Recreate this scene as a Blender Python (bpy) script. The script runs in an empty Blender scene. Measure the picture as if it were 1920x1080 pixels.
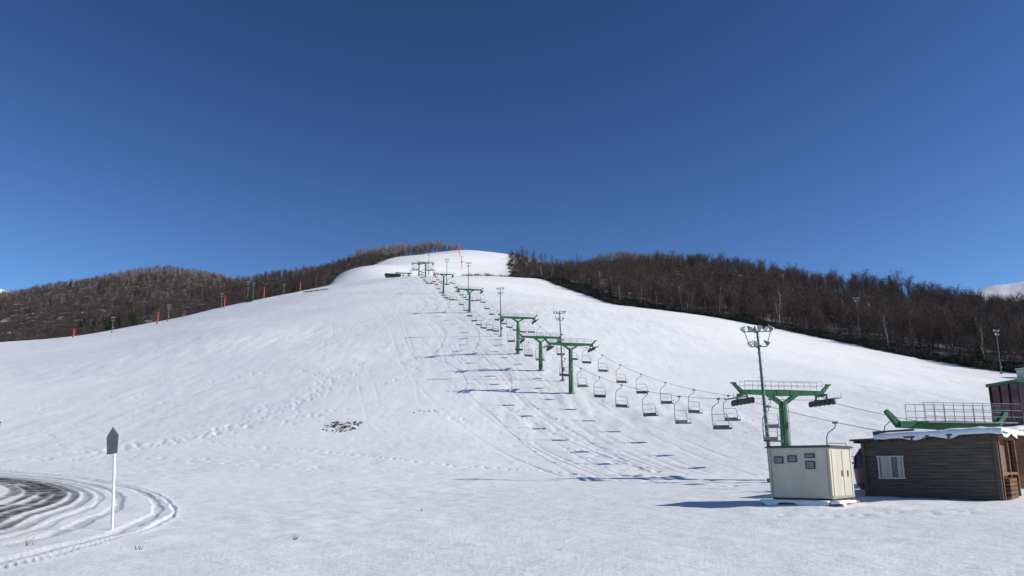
import bpy, math, random
import numpy as np
from mathutils import Vector, Matrix
random.seed(7)
RNG = np.random.RandomState(11)
scene = bpy.context.scene
COL = scene.collection

# ------------------------------------------------------------------ camera
cam = bpy.data.cameras.new("camera"); camo = bpy.data.objects.new("camera", cam)
COL.objects.link(camo); scene.camera = camo
cam.sensor_width = 36; cam.lens = 28; cam.clip_start = 0.1; cam.clip_end = 9000
camo.location = (0, 0, 1.6)
camo.rotation_euler = (math.radians(90 + 12.65), 0, 0)

# ------------------------------------------------------------------ light
SUN_AZ, SUN_EL = 98.0, 27.0
w = bpy.data.worlds.new("World"); scene.world = w; w.use_nodes = True
nt = w.node_tree; nt.nodes.clear()
o = nt.nodes.new("ShaderNodeOutputWorld"); b = nt.nodes.new("ShaderNodeBackground")
s = nt.nodes.new("ShaderNodeTexSky"); s.sky_type = 'NISHITA'; s.sun_disc = False
s.sun_elevation = math.radians(SUN_EL); s.sun_rotation = math.radians(SUN_AZ)
s.altitude = 1600; s.air_density = 1.0; s.dust_density = 0.25; s.ozone_density = 2.7
hs = nt.nodes.new("ShaderNodeGamma"); hs.inputs["Gamma"].default_value = 1.62
b.inputs[1].default_value = 0.0455
nt.links.new(s.outputs[0], hs.inputs["Color"]); nt.links.new(hs.outputs[0], b.inputs[0]); nt.links.new(b.outputs[0], o.inputs[0])
sl = bpy.data.lights.new("sun", 'SUN'); sl.energy = 5.0; sl.angle = math.radians(0.5); sl.color = (1.0, 0.945, 0.86)
so = bpy.data.objects.new("sun", sl); COL.objects.link(so)
a, e = math.radians(SUN_AZ), math.radians(SUN_EL)
sd = Vector((math.sin(a) * math.cos(e), math.cos(a) * math.cos(e), math.sin(e)))
so.rotation_euler = sd.to_track_quat('Z', 'Y').to_euler(); so.location = (60, -20, 60)
scene.view_settings.view_transform = 'Standard'; scene.view_settings.look = 'None'
scene.view_settings.exposure = 0

# ------------------------------------------------------------------ materials
def mat(name, col, rough=0.6, var=0.15, scale=3.0, metal=0.0, bump=0.0, col2=None, stretch=None, spec=0.5):
    m = bpy.data.materials.new(name); m.use_nodes = True
    n = m.node_tree; p = n.nodes["Principled BSDF"]
    p.inputs["Roughness"].default_value = rough; p.inputs["Metallic"].default_value = metal
    p.inputs["Specular IOR Level"].default_value = spec
    tc = n.nodes.new("ShaderNodeTexCoord"); mp = n.nodes.new("ShaderNodeMapping")
    if stretch: mp.inputs["Scale"].default_value = stretch
    nz = n.nodes.new("ShaderNodeTexNoise"); nz.inputs["Scale"].default_value = scale; nz.inputs["Detail"].default_value = 6
    rp = n.nodes.new("ShaderNodeValToRGB")
    c2 = col2 if col2 else tuple(c * (1 - var) for c in col)
    c1 = tuple(min(1, c * (1 + var)) for c in col) if not col2 else col
    rp.color_ramp.elements[0].position = 0.35; rp.color_ramp.elements[1].position = 0.65
    rp.color_ramp.elements[0].color = (*c2, 1); rp.color_ramp.elements[1].color = (*c1, 1)
    L = n.links.new
    L(tc.outputs["Object"], mp.inputs[0]); L(mp.outputs[0], nz.inputs["Vector"]); L(nz.outputs[0], rp.inputs[0]); L(rp.outputs[0], p.inputs["Base Color"])
    if bump > 0:
        bp = n.nodes.new("ShaderNodeBump"); bp.inputs["Strength"].default_value = bump; bp.inputs["Distance"].default_value = 0.03
        L(nz.outputs[0], bp.inputs["Height"]); L(bp.outputs[0], p.inputs["Normal"])
    return m

M_green = mat("green_paint", (0.006, 0.12, 0.035), 0.45, 0.25, 2)
M_steel = mat("galvanised_steel", (0.22, 0.24, 0.24), 0.5, 0.15, 4, metal=0.4)
M_dark = mat("dark_rubber", (0.03, 0.032, 0.035), 0.6, 0.2, 4)
M_rope = mat("steel_rope", (0.14, 0.15, 0.16), 0.5, 0.1, 4, metal=0.5)
M_seat = mat("chair_seat", (0.03, 0.03, 0.038), 0.6, 0.3, 5)
M_cframe = mat("chair_frame", (0.16, 0.17, 0.18), 0.45, 0.15, 5, metal=0.3)
M_red = mat("red_paint", (0.5, 0.025, 0.03), 0.5, 0.2, 3)
M_pole = mat("pole_greygreen", (0.06, 0.12, 0.10), 0.5, 0.25, 3)
M_lamp = mat("lamp_glass", (0.45, 0.47, 0.47), 0.2, 0.1, 3)
M_cream = mat("cream_panel", (0.50, 0.47, 0.375), 0.5, 0.09, 1.5, stretch=(1, 1, 0.3))
M_cream2 = mat("cream_seam", (0.30, 0.27, 0.21), 0.6, 0.1, 2)
M_vent = mat("vent_grey", (0.16, 0.18, 0.2), 0.4, 0.2, 8)
M_concrete = mat("concrete", (0.20, 0.18, 0.165), 0.9, 0.3, 4, bump=0.4)
M_wood = mat("weathered_wood", (0.125, 0.105, 0.085), 0.85, 0.3, 3.5, bump=0.5, col2=(0.045, 0.04, 0.035), stretch=(.35, .35, 9))
M_woodw = mat("warm_wood", (0.22, 0.11, 0.055), 0.8, 0.3, 3, bump=0.4, col2=(0.10, 0.05, 0.028), stretch=(1, 1, 5))
M_white = mat("white_paint", (0.75, 0.75, 0.74), 0.5, 0.06, 3)
M_wframe = mat("window_frame", (0.5, 0.5, 0.48), 0.5, 0.1, 3)
M_glass = mat("window_glass", (0.10, 0.12, 0.14), 0.08, 0.2, 2)
M_curtain = mat("curtain", (0.42, 0.42, 0.40), 0.8, 0.1, 8, stretch=(6, 6, 0.3))
M_redglass = mat("dark_red_glass", (0.06, 0.012, 0.022), 0.15, 0.3, 2)
M_roofm = mat("dark_roof_metal", (0.05, 0.06, 0.055), 0.5, 0.2, 3)
M_snow2 = mat("roof_snow", (0.86, 0.87, 0.89), 0.7, 0.02, 3, bump=0.6)
M_signback = mat("sign_back", (0.17, 0.16, 0.165), 0.5, 0.3, 6)
M_bark = mat("tree_bark", (0.07, 0.055, 0.048), 0.9, 0.35, 1.5)
M_twig = mat("tree_twig", (0.086, 0.061, 0.052), 0.9, 0.35, 0.4)
M_birch = mat("birch_bark", (0.42, 0.38, 0.34), 0.8, 0.3, 2)
M_frost = mat("frosted_twig", (0.25, 0.215, 0.205), 0.9, 0.25, 0.5)
M_conifer = mat("conifer_needles", (0.022, 0.045, 0.024), 0.9, 0.4, 1)
M_shrub = mat("shrub_leaf", (0.03, 0.045, 0.025), 0.9, 0.4, 1)
M_grass = mat("dry_grass", (0.22, 0.17, 0.10), 0.9, 0.3, 4)
M_earth = mat("bare_earth", (0.06, 0.048, 0.04), 0.95, 0.4, 4, bump=0.5)

# ------------------------------------------------------------------ mesh builder
class MB:
    def __init__(s): s.v = []; s.f = []; s.m = []; s.sm = []; s.M = Matrix.Identity(4)
    def add(s, vs, fs, mi, smooth=False):
        b0 = len(s.v)
        for p in vs: s.v.append(tuple(s.M @ Vector(p)))
        for f in fs: s.f.append(tuple(i + b0 for i in f)); s.m.append(mi); s.sm.append(smooth)
    def box(s, c, d, mi=0, rot=None):
        R = rot if rot else Matrix.Identity(3)
        vs = []
        for z in (-.5, .5):
            for (x, y) in ((-.5, -.5), (.5, -.5), (.5, .5), (-.5, .5)):
                vs.append(Vector(c) + R @ Vector((x * d[0], y * d[1], z * d[2])))
        s.add(vs, [(0, 3, 2, 1), (4, 5, 6, 7), (0, 1, 5, 4), (1, 2, 6, 5), (2, 3, 7, 6), (3, 0, 4, 7)], mi)
    def beam(s, p0, p1, wd, ht, mi=0, w2=None, h2=None):
        p0 = Vector(p0); p1 = Vector(p1); d = (p1 - p0).normalized()
        up = Vector((0, 0, 1)) if abs(d.z) < .95 else Vector((0, 1, 0))
        x = d.cross(up).normalized(); y = x.cross(d).normalized()
        w2 = w2 or wd; h2 = h2 or ht
        vs = []
        for p, ww, hh in ((p0, wd, ht), (p1, w2, h2)):
            for sx, sy in ((-.5, -.5), (.5, -.5), (.5, .5), (-.5, .5)): vs.append(p + x * sx * ww + y * sy * hh)
        s.add(vs, [(0, 3, 2, 1), (4, 5, 6, 7), (0, 1, 5, 4), (1, 2, 6, 5), (2, 3, 7, 6), (3, 0, 4, 7)], mi)
    def cyl(s, p0, p1, r0, r1=None, mi=0, n=8, cap=True):
        r1 = r0 if r1 is None else r1
        p0 = Vector(p0); p1 = Vector(p1); d = (p1 - p0)
        if d.length < 1e-6: return
        d.normalize()
        up = Vector((0, 0, 1)) if abs(d.z) < .9 else Vector((1, 0, 0))
        x = d.cross(up).normalized(); y = d.cross(x).normalized()
        vs = []
        for p, r in ((p0, r0), (p1, r1)):
            for i in range(n):
                t = 2 * math.pi * i / n; vs.append(p + x * math.cos(t) * r + y * math.sin(t) * r)
        s.add(vs, [(i, (i + 1) % n, n + (i + 1) % n, n + i) for i in range(n)], mi, n > 4)
        if cap: s.add(vs, [tuple(range(n))[::-1], tuple(range(n, 2 * n))], mi)
    def path(s, pts, r, mi=0, n=6):
        for i in range(len(pts) - 1): s.cyl(pts[i], pts[i + 1], r, r, mi, n, True)
    def mesh(s, name, mats):
        me = bpy.data.meshes.new(name); me.from_pydata(s.v, [], s.f)
        for m in mats: me.materials.append(m)
        me.polygons.foreach_set("material_index", s.m); me.polygons.foreach_set("use_smooth", s.sm)
        me.update(); return me
    def obj(s, name, mats, loc=(0, 0, 0), rz=0.0, parent=None, link=True):
        ob = bpy.data.objects.new(name, s.mesh(name, mats)); ob.location = loc; ob.rotation_euler = (0, 0, rz)
        if link: COL.objects.link(ob)
        if parent: ob.parent = parent
        return ob
def empty(name, loc=(0, 0, 0), rz=0.0):
    e = bpy.data.objects.new(name, None); e.location = loc; e.rotation_euler = (0, 0, rz); e.empty_display_size = .2
    COL.objects.link(e); return e

# ------------------------------------------------------------------ terrain
CP = []
for y in (-150, -60, 0, 12):
    for x in (-150, -60, 0, 60, 150): CP.append((x, y, 0))
CP += [(-60,25,.1),(-15,25,0),(0,25,0),(10,25,.15),(17,25,.3),(40,25,.4),
 (-20,33,.05),(0,33,.15),(12,33,.45),(18,33,.45),(40,33,.7),
 (-25,42,.3),(0,42,.4),(15,42,.6),(25,42,.6),(45,42,1.2),
 (-35,51,.7),(-10,51,.8),(17,51,.8),(50,51,2),
 (-60,60,1.3),(-39,60,1.3),(-16,60,1.8),(0,60,1.7),(20,60,2),(60,60,3.5),
 (-80,80,4.5),(-52,80,4.2),(-30,80,5),(0,80,5.5),(25,80,6),(60,80,6.5),(90,80,8),
 (-100,100,8.5),(-65,100,8.3),(-37,100,9.5),(7.4,100,10.7),(40,100,9.5),(80,100,9.5),
 (-85,132,15.5),(-49,132,17.5),(1,132,19.8),(40,132,17.5),(80,132,14),
 (-104,160,21.5),(-60,160,26),(-122,188,28),(-70,188,34),(-10,188,37.9),(40,188,35),(75,188,28),(113,188,23.5),
 (99,215,33),(91,230,38.5),(73,260,49),(38,300,62.6),(23.5,350,80),(0,400,97),(-19,400,97.6),(-58,400,94),(-93,400,92.8),
 (-143,220,35),(-220,200,30),(-21.6,245,54.7),(40,245,50),(-34.6,310,75.4),(-41.4,344,84.4),
 (-118,260,48),(-110,300,61.6),(-75,300,68),
 (-22,450,105),(-60,450,108),(-56,520,133),(-100,480,121),(-25,500,119),(-92,600,159.6),(-60,620,168),(-30,600,157),
 (-48,700,194),(-70,690,188),(0,700,189),(20,700,186),(0,600,152),(-48,760,198),(0,780,188),(-50,900,190),
 (-230,350,34),(-190,420,58),(-165,450,74),(-135,480,100),(-450,700,144),(-400,900,219),(-300,850,194),(-188,700,172),
 (-510,890,192),(-400,1000,200),(-300,1000,165),(-240,780,174),
 (-135,650,169),(-102,680,182),(-77,720,197),(-450,1300,150),(-200,1100,150),(-300,560,98),(-230,600,122),(-600,700,130),(-910,1400,313),
 (225,350,64),(180,420,91),(125,480,116),(64,500,121),(16,600,150),(250,480,72),(180,560,98),(90,620,126),(300,380,62),
 (110,900,232),(200,950,244),(350,1000,215),(60,800,180),(1290,2000,462),(900,1700,330),
 (-1500,0,0),(1500,0,50),(0,-1000,0),(-1500,2500,200),(0,2500,150),(1500,2800,400),(600,600,60),(400,200,40),(-400,100,10),
 (200,100,15),(200,0,2),(-200,0,0),(0,-3500,0),(-3500,0,0),(3500,0,0)]
CP = np.array(CP, float)
def phi(r2): return r2 * np.log(r2 + 1e-12) * 0.5
P = CP[:, :2] / 100.0
n_ = len(P)
A = np.zeros((n_ + 3, n_ + 3))
D2 = ((P[:, None] - P[None]) ** 2).sum(-1)
A[:n_, :n_] = phi(D2) + np.eye(n_) * 0.002
A[:n_, n_] = 1; A[:n_, n_ + 1:] = P; A[n_, :n_] = 1; A[n_ + 1:, :n_] = P.T
W = np.linalg.solve(A, np.concatenate([CP[:, 2], np.zeros(3)]))
def base_h(x, y):
    x = np.asarray(x, float).ravel() / 100; y = np.asarray(y, float).ravel() / 100
    out = np.empty_like(x)
    for i in range(0, len(x), 60000):
        xs = x[i:i + 60000]; ys = y[i:i + 60000]
        K = phi((xs[:, None] - P[None, :, 0]) ** 2 + (ys[:, None] - P[None, :, 1]) ** 2)
        out[i:i + 60000] = K @ W[:n_] + W[n_] + W[n_ + 1] * xs + W[n_ + 2] * ys
    return out
TAB = RNG.rand(256, 256)
def vn(x, y, sc, off=0):
    x = x / sc + 31.7 + off; y = y / sc + 57.3 + off * 1.7
    xi = np.floor(x).astype(int); yi = np.floor(y).astype(int); fx = x - xi; fy = y - yi
    fx = fx * fx * (3 - 2 * fx); fy = fy * fy * (3 - 2 * fy)
    g = lambda i, j: TAB[i & 255, j & 255]
    return (g(xi, yi) * (1 - fx) + g(xi + 1, yi) * fx) * (1 - fy) + (g(xi, yi + 1) * (1 - fx) + g(xi + 1, yi + 1) * fx) * fy - .5
def sstep(a_, b_, t): t = np.clip((t - a_) / (b_ - a_), 0, 1); return t * t * (3 - 2 * t)
LBy = [0, 150, 200, 220, 260, 300, 400, 440, 480, 600, 690, 730, 800]
LBx = [-420, -300, -190, -168, -142, -130, -108, -104, -107, -98, -82, -50, 0]
RBy = [0, 150, 188, 215, 230, 260, 300, 350, 400, 450, 520, 600, 700, 800]
RBx = [420, 200, 122, 100, 92, 74, 42, 27, 12, 4, 1, -2, -1, -20]
def forest_d(x, y):   # >0 inside the forest
    lb = np.interp(y, LBy, LBx); rb = np.interp(y, RBy, RBx)
    return np.maximum(lb - x, x - rb)
def Hn(x, y):
    x = np.asarray(x, float).ravel(); y = np.asarray(y, float).ravel()
    r = np.hypot(x, y); h = base_h(x, y)
    h = h + vn(x, y, 24) * 0.8 * sstep(40, 110, y) + vn(x, y, 9, 3) * 0.16 * sstep(25, 80, y)
    fd = sstep(10, 80, forest_d(x, y)) * sstep(150, 250, y)
    h = h + fd * (vn(x, y, 90, 5) * 7 + vn(x, y, 35, 6) * 5 + vn(x, y, 14, 8) * 2) * sstep(200, 500, r)
    h = h + vn(x, y, 3.1, 9) * 0.05
    return h
def H(x, y): return float(Hn([x], [y])[0])

ang = np.concatenate([np.arange(-38, 38.001, .08), np.arange(40, 321, 2.5)]); ang = np.radians(ang)
rr = [0.8, 2, 4, 6, 8]; r = 9.5
while r < 70: rr.append(r); r += 0.28
while r < 1000: rr.append(r); r *= 1.0078
while r < 6000: rr.append(r); r *= 1.035
rr = np.array(rr); NA, NR = len(ang), len(rr)
RRr, AAa = np.meshgrid(rr, ang, indexing='ij')
X = (RRr * np.sin(AAa)).ravel(); Y = (RRr * np.cos(AAa)).ravel()
Z = Hn(X, Y)
R0 = np.hypot(X, Y)
near = sstep(140, 30, R0)
Z += near * (vn(X, Y, 1.1, 12) * 0.045 + vn(X, Y, .5, 14) * 0.03) * (1 + 1.2 * vn(X, Y, 9, 61))
slope = sstep(55, 90, Y) * sstep(500, 250, Y)
patchy = np.clip(.55 + 1.3 * vn(X, Y, 26, 62), .1, 1.3)
Z += slope * patchy * (vn(X, Y * .2, 1.0, 20) * 0.08 + vn(X, Y * .5, 2.2, 22) * 0.11 + vn(X, Y, .8, 23) * .05)

def seg_dist(px, py, poly):
    d = np.full(px.shape, 1e9)
    for (x0, y0), (x1, y1) in zip(poly[:-1], poly[1:]):
        dx, dy = x1 - x0, y1 - y0; t = np.clip(((px - x0) * dx + (py - y0) * dy) / (dx * dx + dy * dy), 0, 1)
        d = np.minimum(d, np.hypot(px - x0 - t * dx, py - y0 - t * dy))
    return d
def smooth_poly(pts, n=10):
    out = []
    for i in range(len(pts) - 1):
        p0 = pts[max(i - 1, 0)]; p1 = pts[i]; p2 = pts[i + 1]; p3 = pts[min(i + 2, len(pts) - 1)]
        for k in range(n):
            t = k / n; q = []
            for c in (0, 1):
                q.append(.5 * (2 * p1[c] + (p2[c] - p0[c]) * t + (2 * p0[c] - 5 * p1[c] + 4 * p2[c] - p3[c]) * t * t + (3 * p1[c] - p0[c] - 3 * p2[c] + p3[c]) * t ** 3))
            out.append(tuple(q))
    out.append(pts[-1]); return out
road = np.zeros_like(X); trail = np.zeros_like(X)
INN = np.array([(-14, 15), (-15.5, 23), (-18.8, 30), (-21.5, 37), (-25, 44), (-31, 51), (-39, 57), (-52, 61)], float)
OUT = np.array([(-8.6, 13), (-9.3, 19), (-10.6, 24.4), (-13.3, 32), (-19.8, 44), (-30, 55), (-42, 63), (-55, 69)], float)
sub = np.where((R0 < 95) & (X < 0) & (Y > 5) & (R0 > 8))[0]
sx, sy = X[sub], Y[sub]
zr = np.zeros_like(sx); rd = np.zeros_like(sx)
wob = vn(sx, sy, 2.5, 40) * .35 + vn(sx, sy, .7, 41) * .12
for t, wd, dep, dk in [(-.72, .3, .04, .6), (-.55, .25, .04, .6), (-.30, .3, .05, .75), (-.14, .3, .06, 1), (.0, .35, .06, 1), (.13, .35, .06, 1), (.27, .2, .06, .8), (.38, .2, .05, .4), (.5, .12, .035, .2), (.66, .2, .05, .3), (.93, .18, .05, .15), (1.03, .08, .03, .0)]:
    pl = smooth_poly([tuple(p) for p in (INN * (1 - t) + OUT * t)], 5)
    d = seg_dist(sx, sy, pl) + wob * (.4 if t > .3 else .6)
    g = np.exp(-(np.maximum(d, 0) / wd) ** 4)
    zr = np.minimum(zr, -dep * g); rd = np.maximum(rd, dk * g)
    zr += 0.02 * np.exp(-((d - wd * 1.5) / .14) ** 2) * (g < .3)
Z[sub] += zr; road[sub] = rd

def rut(poly, wd, dep, ymax=1e9, n=8):
    pl = smooth_poly(poly, n)
    a_ = np.array(pl); x0, x1, y0, y1 = a_[:, 0].min() - 2, a_[:, 0].max() + 2, a_[:, 1].min() - 2, a_[:, 1].max() + 2
    ii = np.where((X > x0) & (X < x1) & (Y > y0) & (Y < y1))[0]
    d = seg_dist(X[ii], Y[ii], pl); g = np.exp(-(d / wd) ** 2) * (.55 + vn(X[ii], Y[ii], 5, 70))
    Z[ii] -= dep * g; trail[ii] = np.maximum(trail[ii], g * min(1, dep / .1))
def prints(poly, step, jit, rad, dep, n=8):
    pl = np.array(smooth_poly(poly, n)); L = np.cumsum(np.r_[0, np.hypot(*np.diff(pl, axis=0).T)])
    for k, sd_ in enumerate(np.arange(0, L[-1], step)):
        px = np.interp(sd_, L, pl[:, 0]) + random.gauss(0, jit); py = np.interp(sd_, L, pl[:, 1]) + random.gauss(0, jit)
        R = math.hypot(px, py)
        i0, i1 = np.searchsorted(rr, [R - rad * 3 - .3, R + rad * 3 + .3]); an = math.atan2(px, py); da = (rad * 3) / R + .0015
        j0, j1 = np.searchsorted(ang[:951], [an - da, an + da])
        if j1 <= j0: continue
        ii = (np.arange(i0, i1)[:, None] * NA + np.arange(j0, j1)[None]).ravel()
        g = np.exp(-(((X[ii] - px) / rad) ** 2 + ((Y[ii] - py) / (rad * 1.5)) ** 2))
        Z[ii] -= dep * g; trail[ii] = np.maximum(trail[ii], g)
for k, off in enumerate([-7.6, -7.1, -5.2, -4.6, -3.4, -2.4, -1.9, .4, 1.0, -9.5, -11.5, -12.1, -14.5]):
    pl = []
    for y in range(54, 330, 12):
        pl.append((27.4 - .2 * y + off + 1.3 * math.sin(y * .045 + k // 2) + (y - 54) * .004 * off, y))
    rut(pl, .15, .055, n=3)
for k in range(16):
    x0 = -60 + k * 4.2 + random.uniform(-2, 2); y0 = random.uniform(75, 120); y1 = y0 + random.uniform(60, 150)
    rut([(x0 + (y - y0) * (-.12) + 2.5 * math.sin(y * .05 + k), y) for y in np.arange(y0, y1, 14)], .14, .03, n=3)
rut([(11, 52), (3, 80), (-9, 118), (-14, 150), (-25, 200)], .18, .06)
rut([(-12.7, 26), (-4, 26.5), (5, 26), (14, 27), (24, 28)], .16, .035)
rut([(-30, 74), (-18, 62), (-6, 55), (6, 50), (16, 46)], .2, .035)
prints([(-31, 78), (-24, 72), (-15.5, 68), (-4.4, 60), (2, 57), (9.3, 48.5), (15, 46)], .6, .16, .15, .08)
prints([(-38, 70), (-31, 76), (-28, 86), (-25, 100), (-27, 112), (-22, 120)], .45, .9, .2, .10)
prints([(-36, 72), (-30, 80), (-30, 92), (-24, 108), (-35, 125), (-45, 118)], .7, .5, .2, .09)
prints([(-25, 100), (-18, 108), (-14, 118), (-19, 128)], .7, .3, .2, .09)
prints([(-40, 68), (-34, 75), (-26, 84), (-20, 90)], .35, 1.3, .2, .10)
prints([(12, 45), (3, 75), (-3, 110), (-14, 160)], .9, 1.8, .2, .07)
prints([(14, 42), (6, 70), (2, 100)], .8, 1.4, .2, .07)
prints([(-55, 66), (-40, 67), (-28, 66), (-14, 58)], .5, .9, .18, .07)
prints([(8, 26), (14, 25.5), (22, 26)], .5, .4, .12, .05)
for _ in range(40):
    x0 = random.uniform(-75, 50); y0 = random.uniform(60, 220)
    prints([(x0, y0), (x0 + random.uniform(-8, 8), y0 + random.uniform(3, 8)), (x0 + random.uniform(-14, 14), y0 + random.uniform(6, 16))], 1.1, .5, .18, .06, 4)

fm = sstep(-3, 6, forest_d(X, Y) + vn(X, Y, 6, 50) * 6) * sstep(120, 160, Y) * sstep(1500, 1150, R0)
idx = (np.arange(NR - 1)[:, None] * NA + np.arange(NA)[None])
nx = (np.arange(NR - 1)[:, None] * NA + (np.arange(NA)[None] + 1) % NA)
F = np.stack([idx, nx, nx + NA, idx + NA], -1).reshape(-1, 4)
V = np.stack([X, Y, Z], -1)
me = bpy.data.meshes.new("snow_ground")
me.vertices.add(len(V) + 1); me.vertices.foreach_set("co", np.r_[V.ravel(), [0, 0, 0]])
fan = [(len(V), (i + 1) % NA, i) for i in range(NA)]
loops = np.concatenate([F[:, ::-1].ravel(), np.array(fan)[:, ::-1].ravel()])
me.loops.add(len(loops)); me.loops.foreach_set("vertex_index", loops)
starts = np.concatenate([np.arange(len(F)) * 4, len(F) * 4 + np.arange(NA) * 3])
me.polygons.add(len(starts)); me.polygons.foreach_set("loop_start", starts)
me.polygons.foreach_set("loop_total", np.r_[np.full(len(F), 4), np.full(NA, 3)])
me.polygons.foreach_set("use_smooth", np.ones(len(starts), bool))
me.update(calc_edges=True); me.validate()
if me.polygons[1000].normal.z < 0: me.flip_normals()
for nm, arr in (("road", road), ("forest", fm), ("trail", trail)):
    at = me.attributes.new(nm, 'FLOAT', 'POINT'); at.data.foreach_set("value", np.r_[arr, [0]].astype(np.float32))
ground = bpy.data.objects.new("snow_ground", me); COL.objects.link(ground)

gm = bpy.data.materials.new("snow_and_forest_floor"); gm.use_nodes = True
n = gm.node_tree; p = n.nodes["Principled BSDF"]; L = n.links.new
def nz(scale, det=5, rough=.55, st=None):
    q = n.nodes.new("ShaderNodeTexNoise"); q.inputs["Scale"].default_value = scale; q.inputs["Detail"].default_value = det; q.inputs["Roughness"].default_value = rough
    tc = n.nodes.new("ShaderNodeTexCoord"); mp = n.nodes.new("ShaderNodeMapping")
    if st: mp.inputs["Scale"].default_value = st
    L(tc.outputs["Object"], mp.inputs[0]); L(mp.outputs[0], q.inputs["Vector"]); return q.outputs[0]
def ramp(sock, a_, b_, c0=(0, 0, 0, 1), c1=(1, 1, 1, 1)):
    q = n.nodes.new("ShaderNodeValToRGB"); q.color_ramp.elements[0].position = a_; q.color_ramp.elements[1].position = b_
    q.color_ramp.elements[0].color = c0; q.color_ramp.elements[1].color = c1; L(sock, q.inputs[0]); return q.outputs[0]
def mix(f, a_, b_):
    q = n.nodes.new("ShaderNodeMix"); q.data_type = 'RGBA'
    if isinstance(f, float): q.inputs[0].default_value = f
    else: L(f, q.inputs[0])
    for i, v in ((6, a_), (7, b_)):
        if isinstance(v, tuple): q.inputs[i].default_value = v
        else: L(v, q.inputs[i])
    return q.outputs[2]
def mth(op, a_, b_):
    q = n.nodes.new("ShaderNodeMath"); q.operation = op
    for i, v in ((0, a_), (1, b_)):
        if isinstance(v, (int, float)): q.inputs[i].default_value = v
        else: L(v, q.inputs[i])
    return q.outputs[0]
def attr(nm):
    q = n.nodes.new("ShaderNodeAttribute"); q.attribute_name = nm; return q.outputs["Fac"]
snow = mix(ramp(nz(.08, 4), .35, .7), (.82, .825, .83, 1), (.87, .875, .88, 1))
thin = mth('MULTIPLY', ramp(nz(.9, 8, .7, (1, .6, 1)), .52, .70), ramp(nz(.045, 3), .38, .64))
snow = mix(mth('MULTIPLY', thin, .42), snow, (.46, .42, .36, 1))
speck = mth('MULTIPLY', ramp(nz(3.5, 4, .7), .62, .74), ramp(nz(.12, 3), .36, .66))
snow = mix(mth('MULTIPLY', speck, .5), snow, (.32, .28, .22, 1))
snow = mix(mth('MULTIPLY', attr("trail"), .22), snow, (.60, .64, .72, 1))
rdc = mix(ramp(nz(1.5, 6), .35, .7), (.035, .033, .035, 1), (.13, .125, .125, 1))
rmask = mth('MULTIPLY', attr("road"), ramp(nz(.8, 8, .7, (1, 1, 1)), .30, .5))
c = mix(rmask, snow, rdc)
ffl = mix(ramp(nz(.12, 8, .7), .52, .66), (.055, .044, .038, 1), (.45, .45, .47, 1))
c = mix(attr("forest"), c, ffl)
L(c, p.inputs["Base Color"]); p.inputs["Roughness"].default_value = .7; p.inputs["Specular IOR Level"].default_value = .25
b1 = n.nodes.new("ShaderNodeBump"); b1.inputs["Strength"].default_value = .6; b1.inputs["Distance"].default_value = .11; L(nz(1.8, 9, .7), b1.inputs["Height"])
b2 = n.nodes.new("ShaderNodeBump"); b2.inputs["Strength"].default_value = .6; b2.inputs["Distance"].default_value = .02; L(nz(14, 5, .6), b2.inputs["Height"]); L(b1.outputs[0], b2.inputs["Normal"])
L(b2.outputs[0], p.inputs["Normal"])
me.materials.append(gm)

# ------------------------------------------------------------------ trees
def tree_mesh(seed, h, kind):
    rnd = random.Random(seed); mb = MB()
    trunk_m, twig_m = 0, 1
    def dirv(az, pol): return Vector((math.sin(pol) * math.cos(az), math.sin(pol) * math.sin(az), math.cos(pol)))
    def twig(p, d, l, wd):
        s_ = d.cross(Vector((rnd.uniform(-1, 1), rnd.uniform(-1, 1), rnd.uniform(-1, 1)))).normalized() * wd
        m_ = p + d * l * .5 + Vector((0, 0, l * .06))
        mb.add([p - s_, p + s_, m_ + s_ * .6, m_ - s_ * .6, p + d * l], [(0, 1, 2, 3), (3, 2, 4)], twig_m)
    pts = [Vector((0, 0, -.5))]
    for i in range(1, 7): pts.append(Vector((pts[-1].x + rnd.gauss(0, .28), pts[-1].y + rnd.gauss(0, .28), h * .84 * i / 6)))
    rad = lambda f: h * .012 * (1 - f) ** .8 + .02
    for i in range(6): mb.cyl(pts[i], pts[i + 1], rad(i / 6), rad((i + 1) / 6), trunk_m, 5, False)
    def at(f):
        q = min(5.999, f * 6); i = int(q); return pts[i].lerp(pts[i + 1], q - i)
    nl = 20
    for k in range(nl):
        f = .28 + .70 * (k + rnd.random()) / nl
        p0 = at(f); az = k * 2.4 + rnd.uniform(-.5, .5); pol = math.radians(rnd.uniform(34, 68)) * (1.1 - .45 * f)
        ln = h * rnd.uniform(.28, .46) * (1.0 - .42 * f)
        d = dirv(az, pol); q = p0
        for j in range(3):
            d2 = (d + Vector((rnd.gauss(0, .12), rnd.gauss(0, .12), .15))).normalized(); q2 = q + d2 * ln / 3
            mb.cyl(q, q2, .055 * (1 - j * .28), .055 * (1 - (j + 1) * .28), trunk_m if j == 0 else twig_m, 3, False)
            for t in range(2 if j < 2 else 3):
                sp = q.lerp(q2, rnd.random()); sdir = (d2 + Vector((rnd.gauss(0, .6), rnd.gauss(0, .6), rnd.gauss(.15, .4)))).normalized(); sl_ = ln * rnd.uniform(.28, .5)
                twig(sp, sdir, sl_, .022)
                for u in range(6):
                    tp = sp + sdir * sl_ * rnd.uniform(.2, 1)
                    td = (sdir + Vector((rnd.gauss(0, .55), rnd.gauss(0, .55), rnd.gauss(.1, .45)))).normalized()
                    twig(tp, td, rnd.uniform(.5, 1.1) * h / 11, .016)
            q = q2; d = d2
    return mb
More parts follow.
